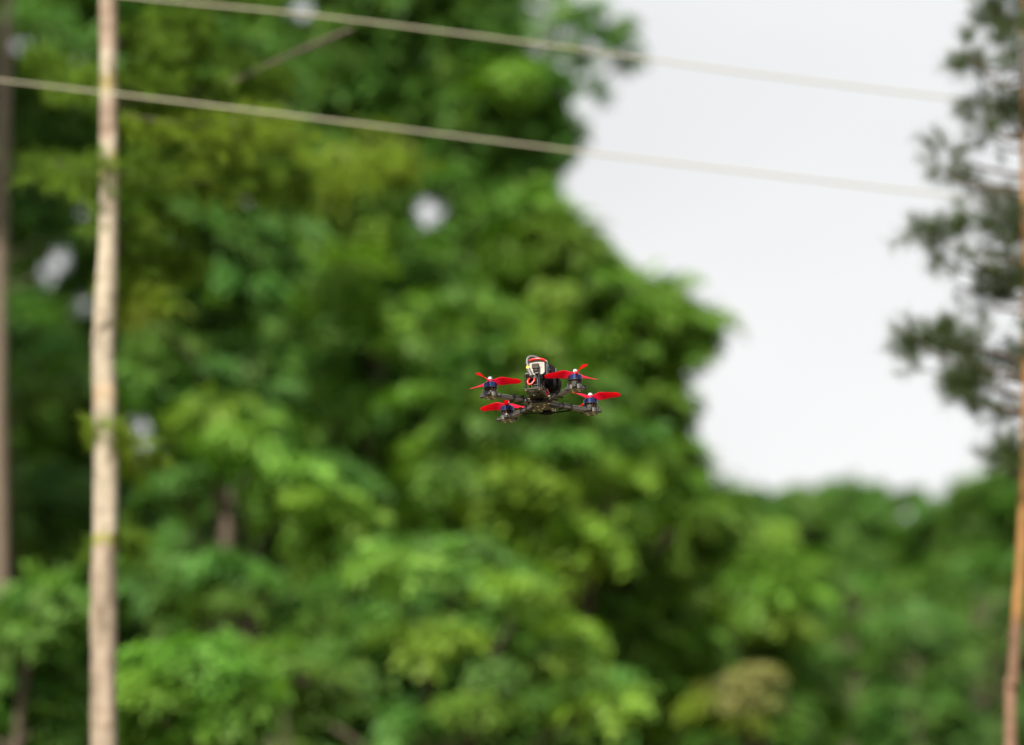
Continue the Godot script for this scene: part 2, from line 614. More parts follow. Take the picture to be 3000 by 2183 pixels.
func blade_mesh(dir: float) -> SurfaceTool:
	# a blade along +x, its leading edge towards z * dir and raised
	var st := mb()
	var rings := []
	for i in 15:
		var t := i / 14.0
		var r := lerpf(4.5, 63.5, t)
		var chord := lerpf(8.0, 20.5, smoothstep(0.0, 0.34, t)) if t < 0.34 else lerpf(20.5, 16.0, (t - 0.34) / 0.66)
		if t > 0.9:
			chord *= lerpf(1.0, 0.45, pow((t - 0.9) / 0.1, 1.6))
		var pitch := atan2(125.0, TAU * maxf(r, 14.0))
		var shift := sin(t * PI) * 1.6 - (2.6 * pow(maxf(t - 0.75, 0.0) / 0.25, 2.0))
		var thick := lerpf(1.9, 0.8, smoothstep(0.0, 0.5, t))
		var ring := []
		for k in 12:
			var a := TAU * k / 12.0
			var u := cos(a) * chord / 2.0
			var w := sin(a) * thick / 2.0 + 0.055 * chord * (1.0 - pow(cos(a), 2.0))
			var zz := (u * cos(pitch) - w * sin(pitch) + shift) * dir
			var yy := u * sin(pitch) + w * cos(pitch)
			ring.append(V(r, yy, zz))
		rings.append(ring)
	loft(st, rings)
	return st

func make_drone() -> void:
	var root := thing("racing_drone", "small four-rotor racing drone with red propellers hovering before the trees", "drone", at(1585.4, 1180.8, FOCUS))
	# the photograph gives these axes as seen from the camera: it flies away, nose down, rolled slightly
	root.basis = view * Basis(Vector3(0.982, 0.088, 0.176), Vector3(-0.033, 0.956, -0.290), Vector3(-0.193, 0.279, 0.941)).orthonormalized()

	# --- plates
	var st := mb()   # main plate: a solid middle, a nose and an open lattice at the tail
	prism(st, PackedVector2Array([Vector2(-15, 42), Vector2(-19, 22), Vector2(-14, -20), Vector2(-15, -70), Vector2(-10, -95), Vector2(10, -95), Vector2(15, -70), Vector2(14, -20), Vector2(19, 22), Vector2(15, 42)] as Array[Vector2]), 2.6, 4.8)
	var plate_scale := Transform3D(Basis.IDENTITY.scaled(Vector3.ONE * MM), Vector3.ZERO)
	var main := part("main_plate", st, M.carbon_plate, root, plate_scale)
	st = mb()
	var bars := [[-15.5, 40, -15.5, 95], [15.5, 40, 15.5, 95], [-15.5, 94, 15.5, 94], [-15, 78, 15, 78], [-15, 60, 15, 60], [-14, 44, -5, 60], [-5, 60, 2, 43], [2, 43, 8, 60], [8, 60, 15, 45], [-14, 61, -7, 78], [-7, 78, 0, 61], [0, 61, 7, 78], [7, 78, 14, 61], [-13, 79, -4, 93], [-4, 93, 4, 79], [4, 79, 13, 93]]
	for i in bars.size():
		var b = bars[i]
		var p := Vector3(b[0], 0, b[1])
		var q := Vector3(b[2], 0, b[3])
		var z := (q - p).normalized()
		var tb := Basis(Vector3.UP.cross(z), Vector3.UP, z)
		bx(st, (p + q) / 2 + Vector3(0, 3.7 + 0.011 * i, 0), Vector3(3.4, 2.2, p.distance_to(q) + 2.5), 0.35, tb)
	part("tail_lattice", st, M.carbon_plate, root, plate_scale)
	st = mb()   # lower plate that clamps the arms
	prism(st, PackedVector2Array([Vector2(-9, 26), Vector2(-24, 24), Vector2(-27, 19), Vector2(-15, 4), Vector2(-15, -8), Vector2(-27, -23), Vector2(-23, -29), Vector2(-9, -30), Vector2(9, -30), Vector2(23, -29), Vector2(27, -23), Vector2(15, -8), Vector2(15, 4), Vector2(27, 19), Vector2(24, 24), Vector2(9, 26)] as Array[Vector2]), -7.2, -5.0)
	var low := part("clamp_plate", st, M.carbon_plate, root, plate_scale)
	for q2 in [[-19, 18], [19, 18], [-19, -22], [19, -22], [-6, 4], [6, -2], [0, -14], [-8, -20], [9, 14]]:
		screw(V(q2[0], -7.2, q2[1]), 2.6, root)
	for q3 in [[-10, -88], [10, -88], [-11, -66], [12, -66], [-14, 92], [14, 92]]:
		screw(V(q3[0], 2.6, q3[1]), 2.4, root)
	st = mb()
	prism(st, PackedVector2Array([Vector2(-13, 96), Vector2(-16, 90), Vector2(-15, 20), Vector2(-15, -66), Vector2(-9, -80), Vector2(9, -80), Vector2(15, -66), Vector2(15, 20), Vector2(16, 90), Vector2(13, 96), Vector2(7, 96), Vector2(7, 74), Vector2(-7, 74), Vector2(-7, 96)] as Array[Vector2]), 35.0, 37.2)
	part("top_plate", st, M.carbon, root, plate_scale)
	for q4 in [[-14, 91], [14, 91], [-14, 45], [14, 45], [-13, -20], [13, -20], [-12, -64], [12, -64]]:
		st = mb()
		lathe(st, [[2.7 * MM, 4.8 * MM], [2.7 * MM, 9 * MM], [2.2 * MM, 9.6 * MM], [2.2 * MM, 30 * MM], [2.7 * MM, 30.6 * MM], [2.7 * MM, 35 * MM]], V(q4[0], 0, q4[1]), 10)
		part("standoff", st, M.black_plastic, root)

	# --- electronics between the plates
	var stack := block("circuit_stack", V(0, 11, 0), Vector3(27, 2, 30), 0.4, M.black_plastic, root)
	for y in [17.0, 23.0]:
		block("circuit_board", V(0, y, 0), Vector3(27, 1.6, 30), 0.3, M.plug_brown, stack)
	for x in [-11.0, 11.0]:
		for z2 in [-12.0, 12.0]:
			st = mb()
			lathe(st, [[1.8 * MM, 4.8 * MM], [1.8 * MM, 27 * MM], [0.0001, 27.2 * MM]], V(x, 0, z2), 8)
			part("stack_post", st, M.screw_steel, stack)
	var tx := block("video_transmitter", V(7, 11, 70), Vector3(14, 7, 30), 0.6, M.black_plastic, root)
	block("heat_sink", V(7, 16, 70), Vector3(12, 2.6, 26), 0.5, M.dark_metal, tx)
	block("side_board", V(15.6, 13, 66), Vector3(1.4, 12, 26), 0.3, M.board_tan, root)
	st = mb()
	bx(st, V(4, 22, 84), Vector3(4, 26, 3) * MM, 0.6 * MM)
	bx(st, V(9.5, 21, 85), Vector3(3, 28, 3) * MM, 0.6 * MM)
	bx(st, V(6.8, 29, 86), Vector3(12, 3, 4) * MM, 0.6 * MM)
	bx(st, V(6.8, 13.5, 86), Vector3(12, 2.4, 4) * MM, 0.6 * MM)
	part("tail_bracket", st, M.dark_metal, root)
	rod("antenna_tube", [V(13, 33, 74), V(17, 19, 48), V(24, 3, 22)], 1.1, M.black_plastic, root)
	rod("antenna_cable", [V(6, 35, 88), V(12, 30, 90), V(16, 20, 80), V(17, 8, 62)], 1.3, M.black_rubber, root)
	# red capped aerial on the plate edge
	st = mb()
	lathe(st, [[4.6 * MM, 5 * MM], [4.9 * MM, 13 * MM], [4.2 * MM, 15.5 * MM], [2.9 * MM, 17 * MM], [2.9 * MM, 20 * MM], [1.6 * MM, 21.6 * MM], [0.0001, 21.8 * MM]], V(17, 0, 24), 16)
	part("red_cap", st, M.cap_red, root)
	block("capacitor_foot", V(17, 4, 26), Vector3(14, 3, 9), 0.8, M.board_tan, root)
	# nose
	var camera := block("nose_camera", V(0, 17, -82), Vector3(20, 20, 16), 2.0, M.black_plastic, root)
	st = mb()
	lathe(st, [[7 * MM, 0.0], [7.5 * MM, 6 * MM], [6 * MM, 8 * MM], [0.0001, 7 * MM]])
	part("lens", st, M.lens_glass, camera, Transform3D(Basis(Vector3.RIGHT, -PI / 2), V(0, 18, -90)))
	for sx in [-1.0, 1.0]:
		block("nose_cheek", V(sx * 13.2, 14, -80), Vector3(2, 20, 26), 0.6, M.carbon, root)
	block("nose_pad", V(-2, 0.4, -76), Vector3(18, 4.0, 22), 1.0, M.black_rubber, root)

	# --- arms, motors, propellers
	var spots := [[-88.0, 88.0, -18.0, 1.0], [88.0, 88.0, 61.0, -1.0], [88.0, -88.0, 3.0, 1.0], [-88.0, -88.0, 78.0, -1.0]]
	for n in spots.size():
		var s = spots[n]
		var foot := Vector3(s[0], 0, s[1])
		var along := foot.normalized()
		var across := Vector3.UP.cross(along)
		var basis_ := Basis(across, Vector3.UP, along)   # local z runs out along the arm
		var frame := Transform3D(basis_, Vector3.ZERO)
		st = mb()
		var rings := []
		for q in [[4.0, 10.0], [20.0, 9.0], [30.0, 7.2], [44.0, 5.8], [70.0, 5.2], [92.0, 5.2], [104.0, 6.6], [112.0, 9.0]]:
			var w: float = q[1]
			var c := 0.9
			var ring := []
			for k in [[w - c, -4.2], [w, -4.2 + c], [w, 2.2 - c], [w - c, 2.2], [-w + c, 2.2], [-w, 2.2 - c], [-w, -4.2 + c], [-w + c, -4.2]]:
				ring.append(V(k[0], k[1], q[0]))
			rings.append(ring)
		loft(st, rings, false)
		var arm := part("arm", st, M.carbon, root, frame)
		# speed controller under shrink tube, its wires and the ties round the arm
		block("speed_controller", V(0, 4.0, 58), Vector3(10.4, 3.4, 34), 1.3, M.smooth_black, arm)
		rod("motor_wire", [V(-2.5, 3.4, 75), V(-3.2, 4.4, 84), V(-3.5, 3.8, 96), V(-3, 4.4, 110)], 1.0, M.cable_grey, arm, 4, 6)
		rod("motor_wire", [V(0, 3.4, 75), V(0.3, 5.0, 86), V(0, 4.0, 97), V(0, 4.4, 110)], 1.0, M.board_tan, arm, 4, 6)
		rod("motor_wire", [V(2.5, 3.4, 75), V(3.4, 4.4, 84), V(3.2, 3.8, 96), V(3, 4.4, 110)], 1.0, M.cable_grey, arm, 4, 6)
		rod("power_wire", [V(-3, 4, 42), V(-4, 6, 33), V(-3, 5.5, 22)], 1.3, M.board_tan, arm, 4, 6)
		rod("power_wire", [V(3, 4, 42), V(4, 6, 33), V(3, 5.5, 22)], 1.3, M.black_rubber, arm, 4, 6)
		for z3 in ([50.0, 72.0] if n % 2 == 0 else [46.0, 66.0]):
			st = mb()
			var loop := []
			for k2 in [[7.2, -5.8], [7.2, 6.3], [-7.2, 6.3], [-7.2, -5.8], [7.2, -5.8]]:
				loop.append(V(k2[0], k2[1], z3))
			for k3 in 4:
				var pa: Vector3 = loop[k3]
				var pb: Vector3 = loop[k3 + 1]
				var size := (pb - pa).abs() + V(1.3, 1.3, 3.2)
				bx(st, (pa + pb) / 2 + V(0, 0, 0.01 * k3), size, 0.4 * MM)
			bx(st, V(7.6, 5.8, z3), V(3.6, 3.6, 4.4), 0.6 * MM)
			part("cable_tie", st, M.black_rubber, arm)
		st = mb()
		bx(st, V(0, -1.3, 40), V(14.8, 8.2, 8.0) if n == 0 else V(14.0, 7.7, 5.0), 1.2 * MM)
		part("dark_band", st, M.smooth_black, arm)  # dark band round the arm, larger on the first arm
		# motor mount: four lobes, corner guards and screws
		st = mb()
		var lobes := PackedVector2Array()
		for k4 in 48:
			var a4 := TAU * k4 / 48.0
			var rr := 13.0 + 4.2 * pow(absf(cos(2.0 * a4)), 2.0)
			lobes.append(Vector2(cos(a4), sin(a4)) * rr)
		prism(st, lobes, -5.4, 2.8)
		var mount := part("motor_mount", st, M.carbon, root, Transform3D(basis_.scaled(Vector3.ONE * MM), foot * MM))
		for k5 in 4:
			var a5 := TAU * k5 / 4.0 + PI / 4.0
			var dir5 := Vector3(cos(a5), 0, sin(a5))
			var t5 := Basis(Vector3.UP.cross(dir5), Vector3.UP, dir5)
			st = mb()
			if k5 == 1 or k5 == 2 or n == 2:
				bx(st, dir5 * 15.6 + Vector3(0, 2.4, 0), Vector3(10, 13.6, 3.8), 0.8, t5)
			bx(st, dir5 * 18.4 + Vector3(0, -1.6, 0), Vector3(8.5, 6.4, 8.0), 0.9, t5)
			part("corner_guard", st, M.guard_plastic, mount)
		for k6 in 4:
			var a6 := TAU * k6 / 4.0
			var ms := mb()
			lathe(ms, [[0.0001, -7.0], [1.1, -7.0], [1.1, -6.2], [2.0, -7.2], [2.5, -6.6], [2.5, -5.4]], Vector3.ZERO, 10)
			part("mount_screw", ms, M.screw_steel, mount, Transform3D(Basis.IDENTITY, Vector3(cos(a6), 0, sin(a6)) * 9.0))
		# motor
		st = mb()
		lathe(st, [[13.0, 13.2], [14.3, 13.2], [14.5, 14.0], [14.5, 22.2], [13.9, 23.6], [12.2, 25.4], [8.0, 26.4], [0.01, 26.4]], Vector3.ZERO, 40)
		lathe(st, [[13.3, 22.0], [13.3, 13.2]], Vector3.ZERO, 40)
		var motor := part("motor", st, M.blue_metal, root, Transform3D(Basis.IDENTITY.scaled(Vector3.ONE * MM), foot * MM))
		st = mb()
		lathe(st, [[14.56, 13.6], [14.66, 13.8], [14.66, 15.4], [14.56, 15.6]], Vector3.ZERO, 40)
		part("flux_ring", st, M.dark_metal, motor)  # ring darkened to paint in the shadow low on the bell
		st = mb()
		lathe(st, [[13.4, 2.8], [13.6, 4.0], [13.0, 6.6], [9.0, 7.2], [0.01, 7.2]], Vector3.ZERO, 32)
		part("motor_base", st, M.dark_metal, motor)
		st = mb()
		for k7 in 12:
			var a7 := TAU * k7 / 12.0
			var d7 := Vector3(cos(a7), 0, sin(a7))
			bx(st, d7 * 8.8 + Vector3(0, 11.5, 0), Vector3(3.4, 8.6, 7.2), 1.2, Basis(Vector3.UP.cross(d7), Vector3.UP, d7))
		part("winding", st, M.copper, motor)
		# propeller
		st = mb()
		lathe(st, [[3.2, 26.4], [6.2, 26.6], [6.6, 27.4], [6.6, 31.6], [6.0, 32.6], [3.0, 32.8]], Vector3.ZERO, 24)
		var prop := part("propeller", st, M.hub_red, root, Transform3D(Basis.IDENTITY.scaled(Vector3.ONE * MM), foot * MM))
		var bm := blade_mesh(s[3]).commit()
		for k8 in 3:
			var bl := MeshInstance3D.new()
			bl.name = "blade"
			bl.mesh = bm
			bl.material_override = M.propeller_red
			bl.transform = Transform3D(Basis(Vector3.UP, -deg_to_rad(s[2] + 120.0 * k8)).scaled(Vector3.ONE * 1000.0), Vector3(0, 29.2, 0))
			prop.add_child(bl, true)
		st = mb()
		lathe(st, [[5.4, 32.8], [5.4, 33.6], [4.6, 34.0]], Vector3.ZERO, 24)
		lathe(st, [[4.7, 33.8], [4.7, 36.4], [3.8, 37.8], [2.2, 38.7], [0.01, 38.9]], Vector3.ZERO, 6, false)
		part("prop_nut", st, M.silver, root, Transform3D(Basis.IDENTITY.scaled(Vector3.ONE * MM), foot * MM))
	# stray tie ends strung below, from arm to arm
	rod("signal_cable", [V(52, -6, -52), V(26, -9, -46), V(2, -11, -48), V(-14, -9, -40)], 1.6, M.black_rubber, root)
	rod("signal_cable", [V(-14, -9, -40), V(-28, -7.5, -44), V(-48, -6, -48)], 1.1, M.black_rubber, root)
	block("cable_bundle", V(2, -8.6, -47), Vector3(26, 5, 7), 2.0, M.black_rubber, root, Basis(Vector3.UP, 0.1))

	# --- battery
	st = mb()
	var secs := []
	var mid := Vector3(5, 57.5, 0)
	for q5 in [[66.0, 0.86], [65.6, 0.93], [64.0, 0.985], [61.5, 1.0], [-28.0, 1.0], [-32.0, 0.97], [-34.0, 0.85]]:
		var o2 := []
		for p2 in rounded(19.0 * q5[1], 18.6 * q5[1], 7.5 * q5[1], 5):
			o2.append((mid + Vector3(p2.x, p2.y, q5[0])) * MM)
		secs.append(o2)
	loft(st, secs)
	var pack := part("battery", st, M.battery_wrap, root)
	st = mb()
	var lab := PackedVector2Array()
	for p3 in rounded(16.6, 16.2, 7.0, 5):
		lab.append(p3)
	prism(st, lab, 0.0, 0.9)
	part("end_label", st, M.battery_end, pack, Transform3D(Basis(Vector3.RIGHT, PI / 2).scaled(Vector3.ONE * MM), V(5, 57.5, 65.9)))
	for k9 in 5:
		block("printed_line", V(13.5, 68.0 - 3.4 * k9, 66.9), Vector3(11.5 if k9 < 3 else 9.0, 0.7, 0.3), 0.05, M.print_grey, pack)
	# strap round pack and plate, its buckle and its loose end
	st = mb()
	secs = []
	for z5 in [6.0, 5.0, -35.0, -36.0]:
		var o3 := []
		for p4 in rounded(24.5, 25.0, 11.0, 6):
			o3.append(Vector3(mid.x + 3.0 + p4.x, 54.0 + p4.y, z5) * MM)
		secs.append(o3)
	loft(st, secs, true, true)
	var strap := part("strap", st, M.strap_cloth, pack)
	st = mb()
	var ring6 := [V(33.2, 70, 0), V(33.2, 70, -16), V(33.2, 58, -16), V(33.2, 58, 0)]
	for k10 in 4:
		tube(st, [ring6[k10], ring6[(k10 + 1) % 4]], 1.1 * MM, 8)
	part("buckle", st, M.cable_grey, strap)
	block("white_mark", V(24.2, 64, 20), Vector3(0.5, 2.2, 6.5), 0.1, M.white_plastic, pack)
	st = mb()
	secs = []
	for q6 in [[31, 62], [34.5, 57], [36, 50], [35.5, 42], [32.5, 34], [26, 29], [17, 27.4]]:
		var w6 := V(0, 0, 11.0)
		var c6 := V(q6[0], q6[1], -26)
		secs.append([c6 + w6, c6 + w6 + V(1.5, -0.5, 0), c6 - w6 + V(1.5, -0.5, 0), c6 - w6])
	loft(st, secs, false)
	part("strap_end", st, M.strap_cloth, strap)
	block("battery_pad", V(3, 36.4, 10), Vector3(33, 4.2, 86), 1.5, M.black_rubber, pack)
	block("receiver_pouch", V(11, 30, -22), Vector3(27, 19, 24), 6.0, M.strap_cloth, root)
	# leads and plugs at the tail end of the pack
	rod("black_lead", [V(12, 75.5, 58), V(3, 79.5, 64), V(-6, 80, 69), V(-11.5, 75, 73), V(-12.5, 66, 76), V(-10.5, 57, 79)], 2.5, M.cable_grey, pack)
	rod("red_lead", [V(-9, 71, 69), V(0, 73, 70), V(9, 73.2, 70), V(18, 71.5, 69), V(23, 68.5, 66)], 2.7, M.wire_red, pack)
	rod("shrink_sleeve", [V(21.5, 70, 67), V(24, 69.5, 62), V(25, 68, 56)], 2.3, M.white_plastic, pack)
	var plug := rod("power_plug", [V(-9.6, 51, 80), V(-6.8, 42.8, 82.5)], 4.1, M.sleeve_grey, root, 2, 12)
	rod("plug_ring", [V(-10.8, 55.4, 79.4), V(-9.3, 50.4, 80.4)], 3.9, M.yellow_plastic, plug, 2, 12)
	rod("plug_half", [V(-6.8, 43.2, 82.3), V(-2.4, 32.6, 85)], 4.7, M.sleeve_grey, plug, 2, 12)
	rod("plug_boot", [V(-2.6, 33.2, 84.8), V(-1.0, 27.4, 86)], 3.6, M.black_rubber, plug, 2, 12)
	rod("red_loop", [V(3.0, 27, 87), V(3.6, 23, 88.5), V(-1.0, 16.4, 90), V(-6.4, 14.2, 90.5), V(-9.7, 17, 90.5), V(-9.6, 22.5, 89.5), V(-6.5, 28, 87)], 2.1, M.wire_red, root)
	rod("black_loop", [V(5.5, 29, 84), V(5.6, 21, 86), V(1.0, 18, 87), V(-3.5, 20.5, 87)], 2.0, M.black_rubber, root)
	var bal := block("balance_plug", V(4.6, 56.5, 74), Vector3(15, 11.5, 7.5), 1.6, M.plug_brown, root)
	block("plug_neck", V(5.2, 48.6, 73.5), Vector3(9, 6.0, 6), 1.2, M.black_plastic, bal)
	for k11 in 4:
		block("plug_slot", V(0.6 + 2.8 * k11, 57.4, 77.8), Vector3(1.3, 4.0, 0.5), 0.1, M.black_plastic, bal)
	rod("balance_wires", [V(5, 46.5, 73.5), V(6, 41, 75), V(8.5, 37, 80), V(9, 31, 84)], 2.3, M.black_rubber, bal)


# ------------------------------------------------------------------ cables, slim trunk, pine
func cable(label: String, pts: Array) -> void:
	var line := []
	for p in pts:
		line.append(at(p[0], p[1], p[2]))
	var fine := curve(line, 10)
	# carry the cable on past the frame, sagging the same way
	var first: Vector3 = (fine[0] - fine[3]).normalized()
	var last: Vector3 = (fine[-1] - fine[-4]).normalized()
	var before := []
	for i in range(12, 0, -1):
		before.append(fine[0] + first * i * 1.0 + Vector3.UP * 0.0012 * i * i)
	var after := []
	for i in range(1, 13):
		after.append(fine[-1] + last * i * 1.0 + Vector3.UP * 0.0012 * i * i)
	fine = before + fine + after
	var o := thing("overhead_cable", label, "cable", fine[0], "overhead cables strung across the clearing")
	var st := mb()
	var strand := []
	for p in fine:
		strand.append(p - fine[0])
	tube(st, strand, CABLE_R, 10)
	part("strand", st, M.cable_metal, o)

const CABLE_R := 0.0036

func bark_tint(bands: Array, jitter: float, seed_: int) -> Callable:
	var n := FastNoiseLite.new()
	n.seed = seed_
	n.frequency = 1.6
	return func(p: Vector3, a: float) -> Color:
		var y := p.y + n.get_noise_3d(cos(a) * 0.3, p.y * 0.6, sin(a) * 0.3) * jitter
		var c: Color = bands[0][1]
		for b in bands:
			if y >= b[0]:
				c = b[1]
		var k := 1.0 + n.get_noise_3d(cos(a) * 2.0, p.y * 2.5, sin(a) * 2.0 + 9.0) * 0.6
		return Color(c.r * k, c.g * k, c.b * k)

func slim_tree() -> void:
	rng.seed = 501
	var d := 13.0
	var px := PX * d
	var foot := at(300, 2183, d)
	foot.y = 0.0
	var root := thing("slim_conifer", "slim pale straight trunk crossed by the lower cable, with yellow-green feathery boughs", "tree", foot)
	var line := []
	var radii := []
	var marks := [[306, 3300, 43], [303, 2183, 40], [303, 1700, 38], [309, 1500, 38], [306, 1150, 36], [303, 1000, 34], [316, 700, 29], [318, 400, 28], [317, 100, 27], [316, -300, 25], [316, -1200, 18]]
	var pts := []
	for m in marks:
		pts.append(at(m[0], m[1], d) - foot)
	pts[0].y = minf(pts[0].y, 0.0)
	pts[0].y = 0.0
	var fine := curve(pts, 12)
	for i in fine.size():
		var k := float(i) / 12.0
		var a: int = mini(int(k), marks.size() - 2)
		var r := lerpf(marks[a][2], marks[a + 1][2], k - a) * px * 0.95
		var y: float = fine[i].y
		r *= 1.0 + 0.035 * sin(y * 9.0) * sin(y * 3.7 + 1.0)
		line.append(fine[i])
		radii.append(r)
	var ym := func(y: float) -> float: return (at(310, y, d) - foot).y
	var st := mb()
	var tan_ := Color(0.355, 0.295, 0.24)
	var cream := Color(0.455, 0.405, 0.335)
	var moss := Color(0.30, 0.30, 0.09)
	var rose := Color(0.34, 0.265, 0.215)
	tube(st, line, radii, 14, true, 0.05, bark_tint([[-1.0, tan_], [ym.call(1590), moss], [ym.call(1560), cream], [ym.call(1180), Color(0.46, 0.36, 0.26)], [ym.call(1130), cream], [ym.call(520), rose], [ym.call(495), moss], [ym.call(455), cream], [ym.call(400), rose], [ym.call(290), cream], [ym.call(255), Color(0.36, 0.3, 0.15)], [ym.call(215), cream], [ym.call(120), rose]], 0.045, 41))
	part("trunk", st, M.pale_bark, root)
	var where := []
	var colors := []
	var bt := mb()
	var yellow := Color(0.18, 0.27, 0.022)
	var green := Color(0.13, 0.23, 0.022)
	# boughs: [start y, end x, end y, depth offset, droop px, tone]
	var boughs := [[330, 830, 335, 0.5, 110, yellow], [345, 620, 300, 0.9, 60, green], [500, 900, 505, 0.6, 60, green], [505, 1180, 470, 1.3, 70, yellow], [250, 560, 190, 0.6, -50, green], [250, 820, 260, 1.0, -60, green], [120, 560, 60, 0.8, 30, green], [640, 480, 620, 0.5, 50, green], [700, 560, 760, 0.7, 60, green], [1250, 420, 1330, 0.3, 20, yellow], [1590, 390, 1560, 0.2, 14, green], [250, 120, 180, 0.8, 40, green], [480, 160, 470, 0.5, 60, green], [-150, 800, -60, 0.9, 80, green], [-150, -200, -100, 0.6, 80, green], [860, 430, 800, 0.4, 40, yellow]]
	for b in boughs:
		var p0: Vector3 = at(312, b[0], d) - foot
		var p1: Vector3 = at(b[1], b[2], d + b[3]) - foot
		var bend := p0.lerp(p1, 0.5) + Vector3.DOWN * 0.04
		var ln := curve([p0, bend, p1], 10)
		var rr := []
		for i in ln.size():
			rr.append(lerpf(0.011, 0.003, float(i) / (ln.size() - 1)))
		tube(bt, ln, rr, 6, false)
		var far := p0.distance_to(p1)
		var count := int(far * 34)
		for i in count:
			var t := rng.randf_range(0.12, 1.0)
			var k2 := t * (ln.size() - 1)
			var on: Vector3 = ln[int(k2)].lerp(ln[mini(int(k2) + 1, ln.size() - 1)], k2 - int(k2))
			var hang := Vector3(rng.randfn() * 0.05, -b[4] * px * pow(rng.randf(), 1.8) * (0.35 + t), rng.randfn() * 0.07)
			if absf(hang.y) > 0.05 and i % 4 == 0:
				tube(bt, [on, on + hang * 0.6 + Vector3(0.01, 0, 0), on + hang], [0.0022, 0.0018, 0.001], 4, false)
			for j in 5:
				var q := on + hang * rng.randf_range(0.15, 1.0) + Vector3(rng.randfn(), rng.randfn(), rng.randfn()) * 0.018
				where.append(Transform3D(look(hang + Vector3(0.02, 0.015, 0) + Vector3(rng.randfn(), rng.randfn(), rng.randfn()) * 0.05, Vector3(rng.randfn(), rng.randfn(), rng.randfn()), rng.randf_range(0.75, 1.1)), q))
				var c: Color = b[5]
				var kk := rng.randf_range(0.75, 1.3)
				colors.append(Color(c.r * kk, c.g * kk, c.b * kk))
	tube(bt, curve([at(312, 310, d) - foot, at(480, 285, d + 0.3) - foot, at(640, 255, d + 0.5) - foot, at(840, 165, d + 0.7) - foot, at(1030, 85, d + 0.9) - foot], 5), 0.0075, 7)
	var boughs_part := part("boughs", bt, M.bark, root)
	boughs_part.set_meta("kind", "stuff")
	scatter("needles", tufts[0], M.needle, where, colors, root)

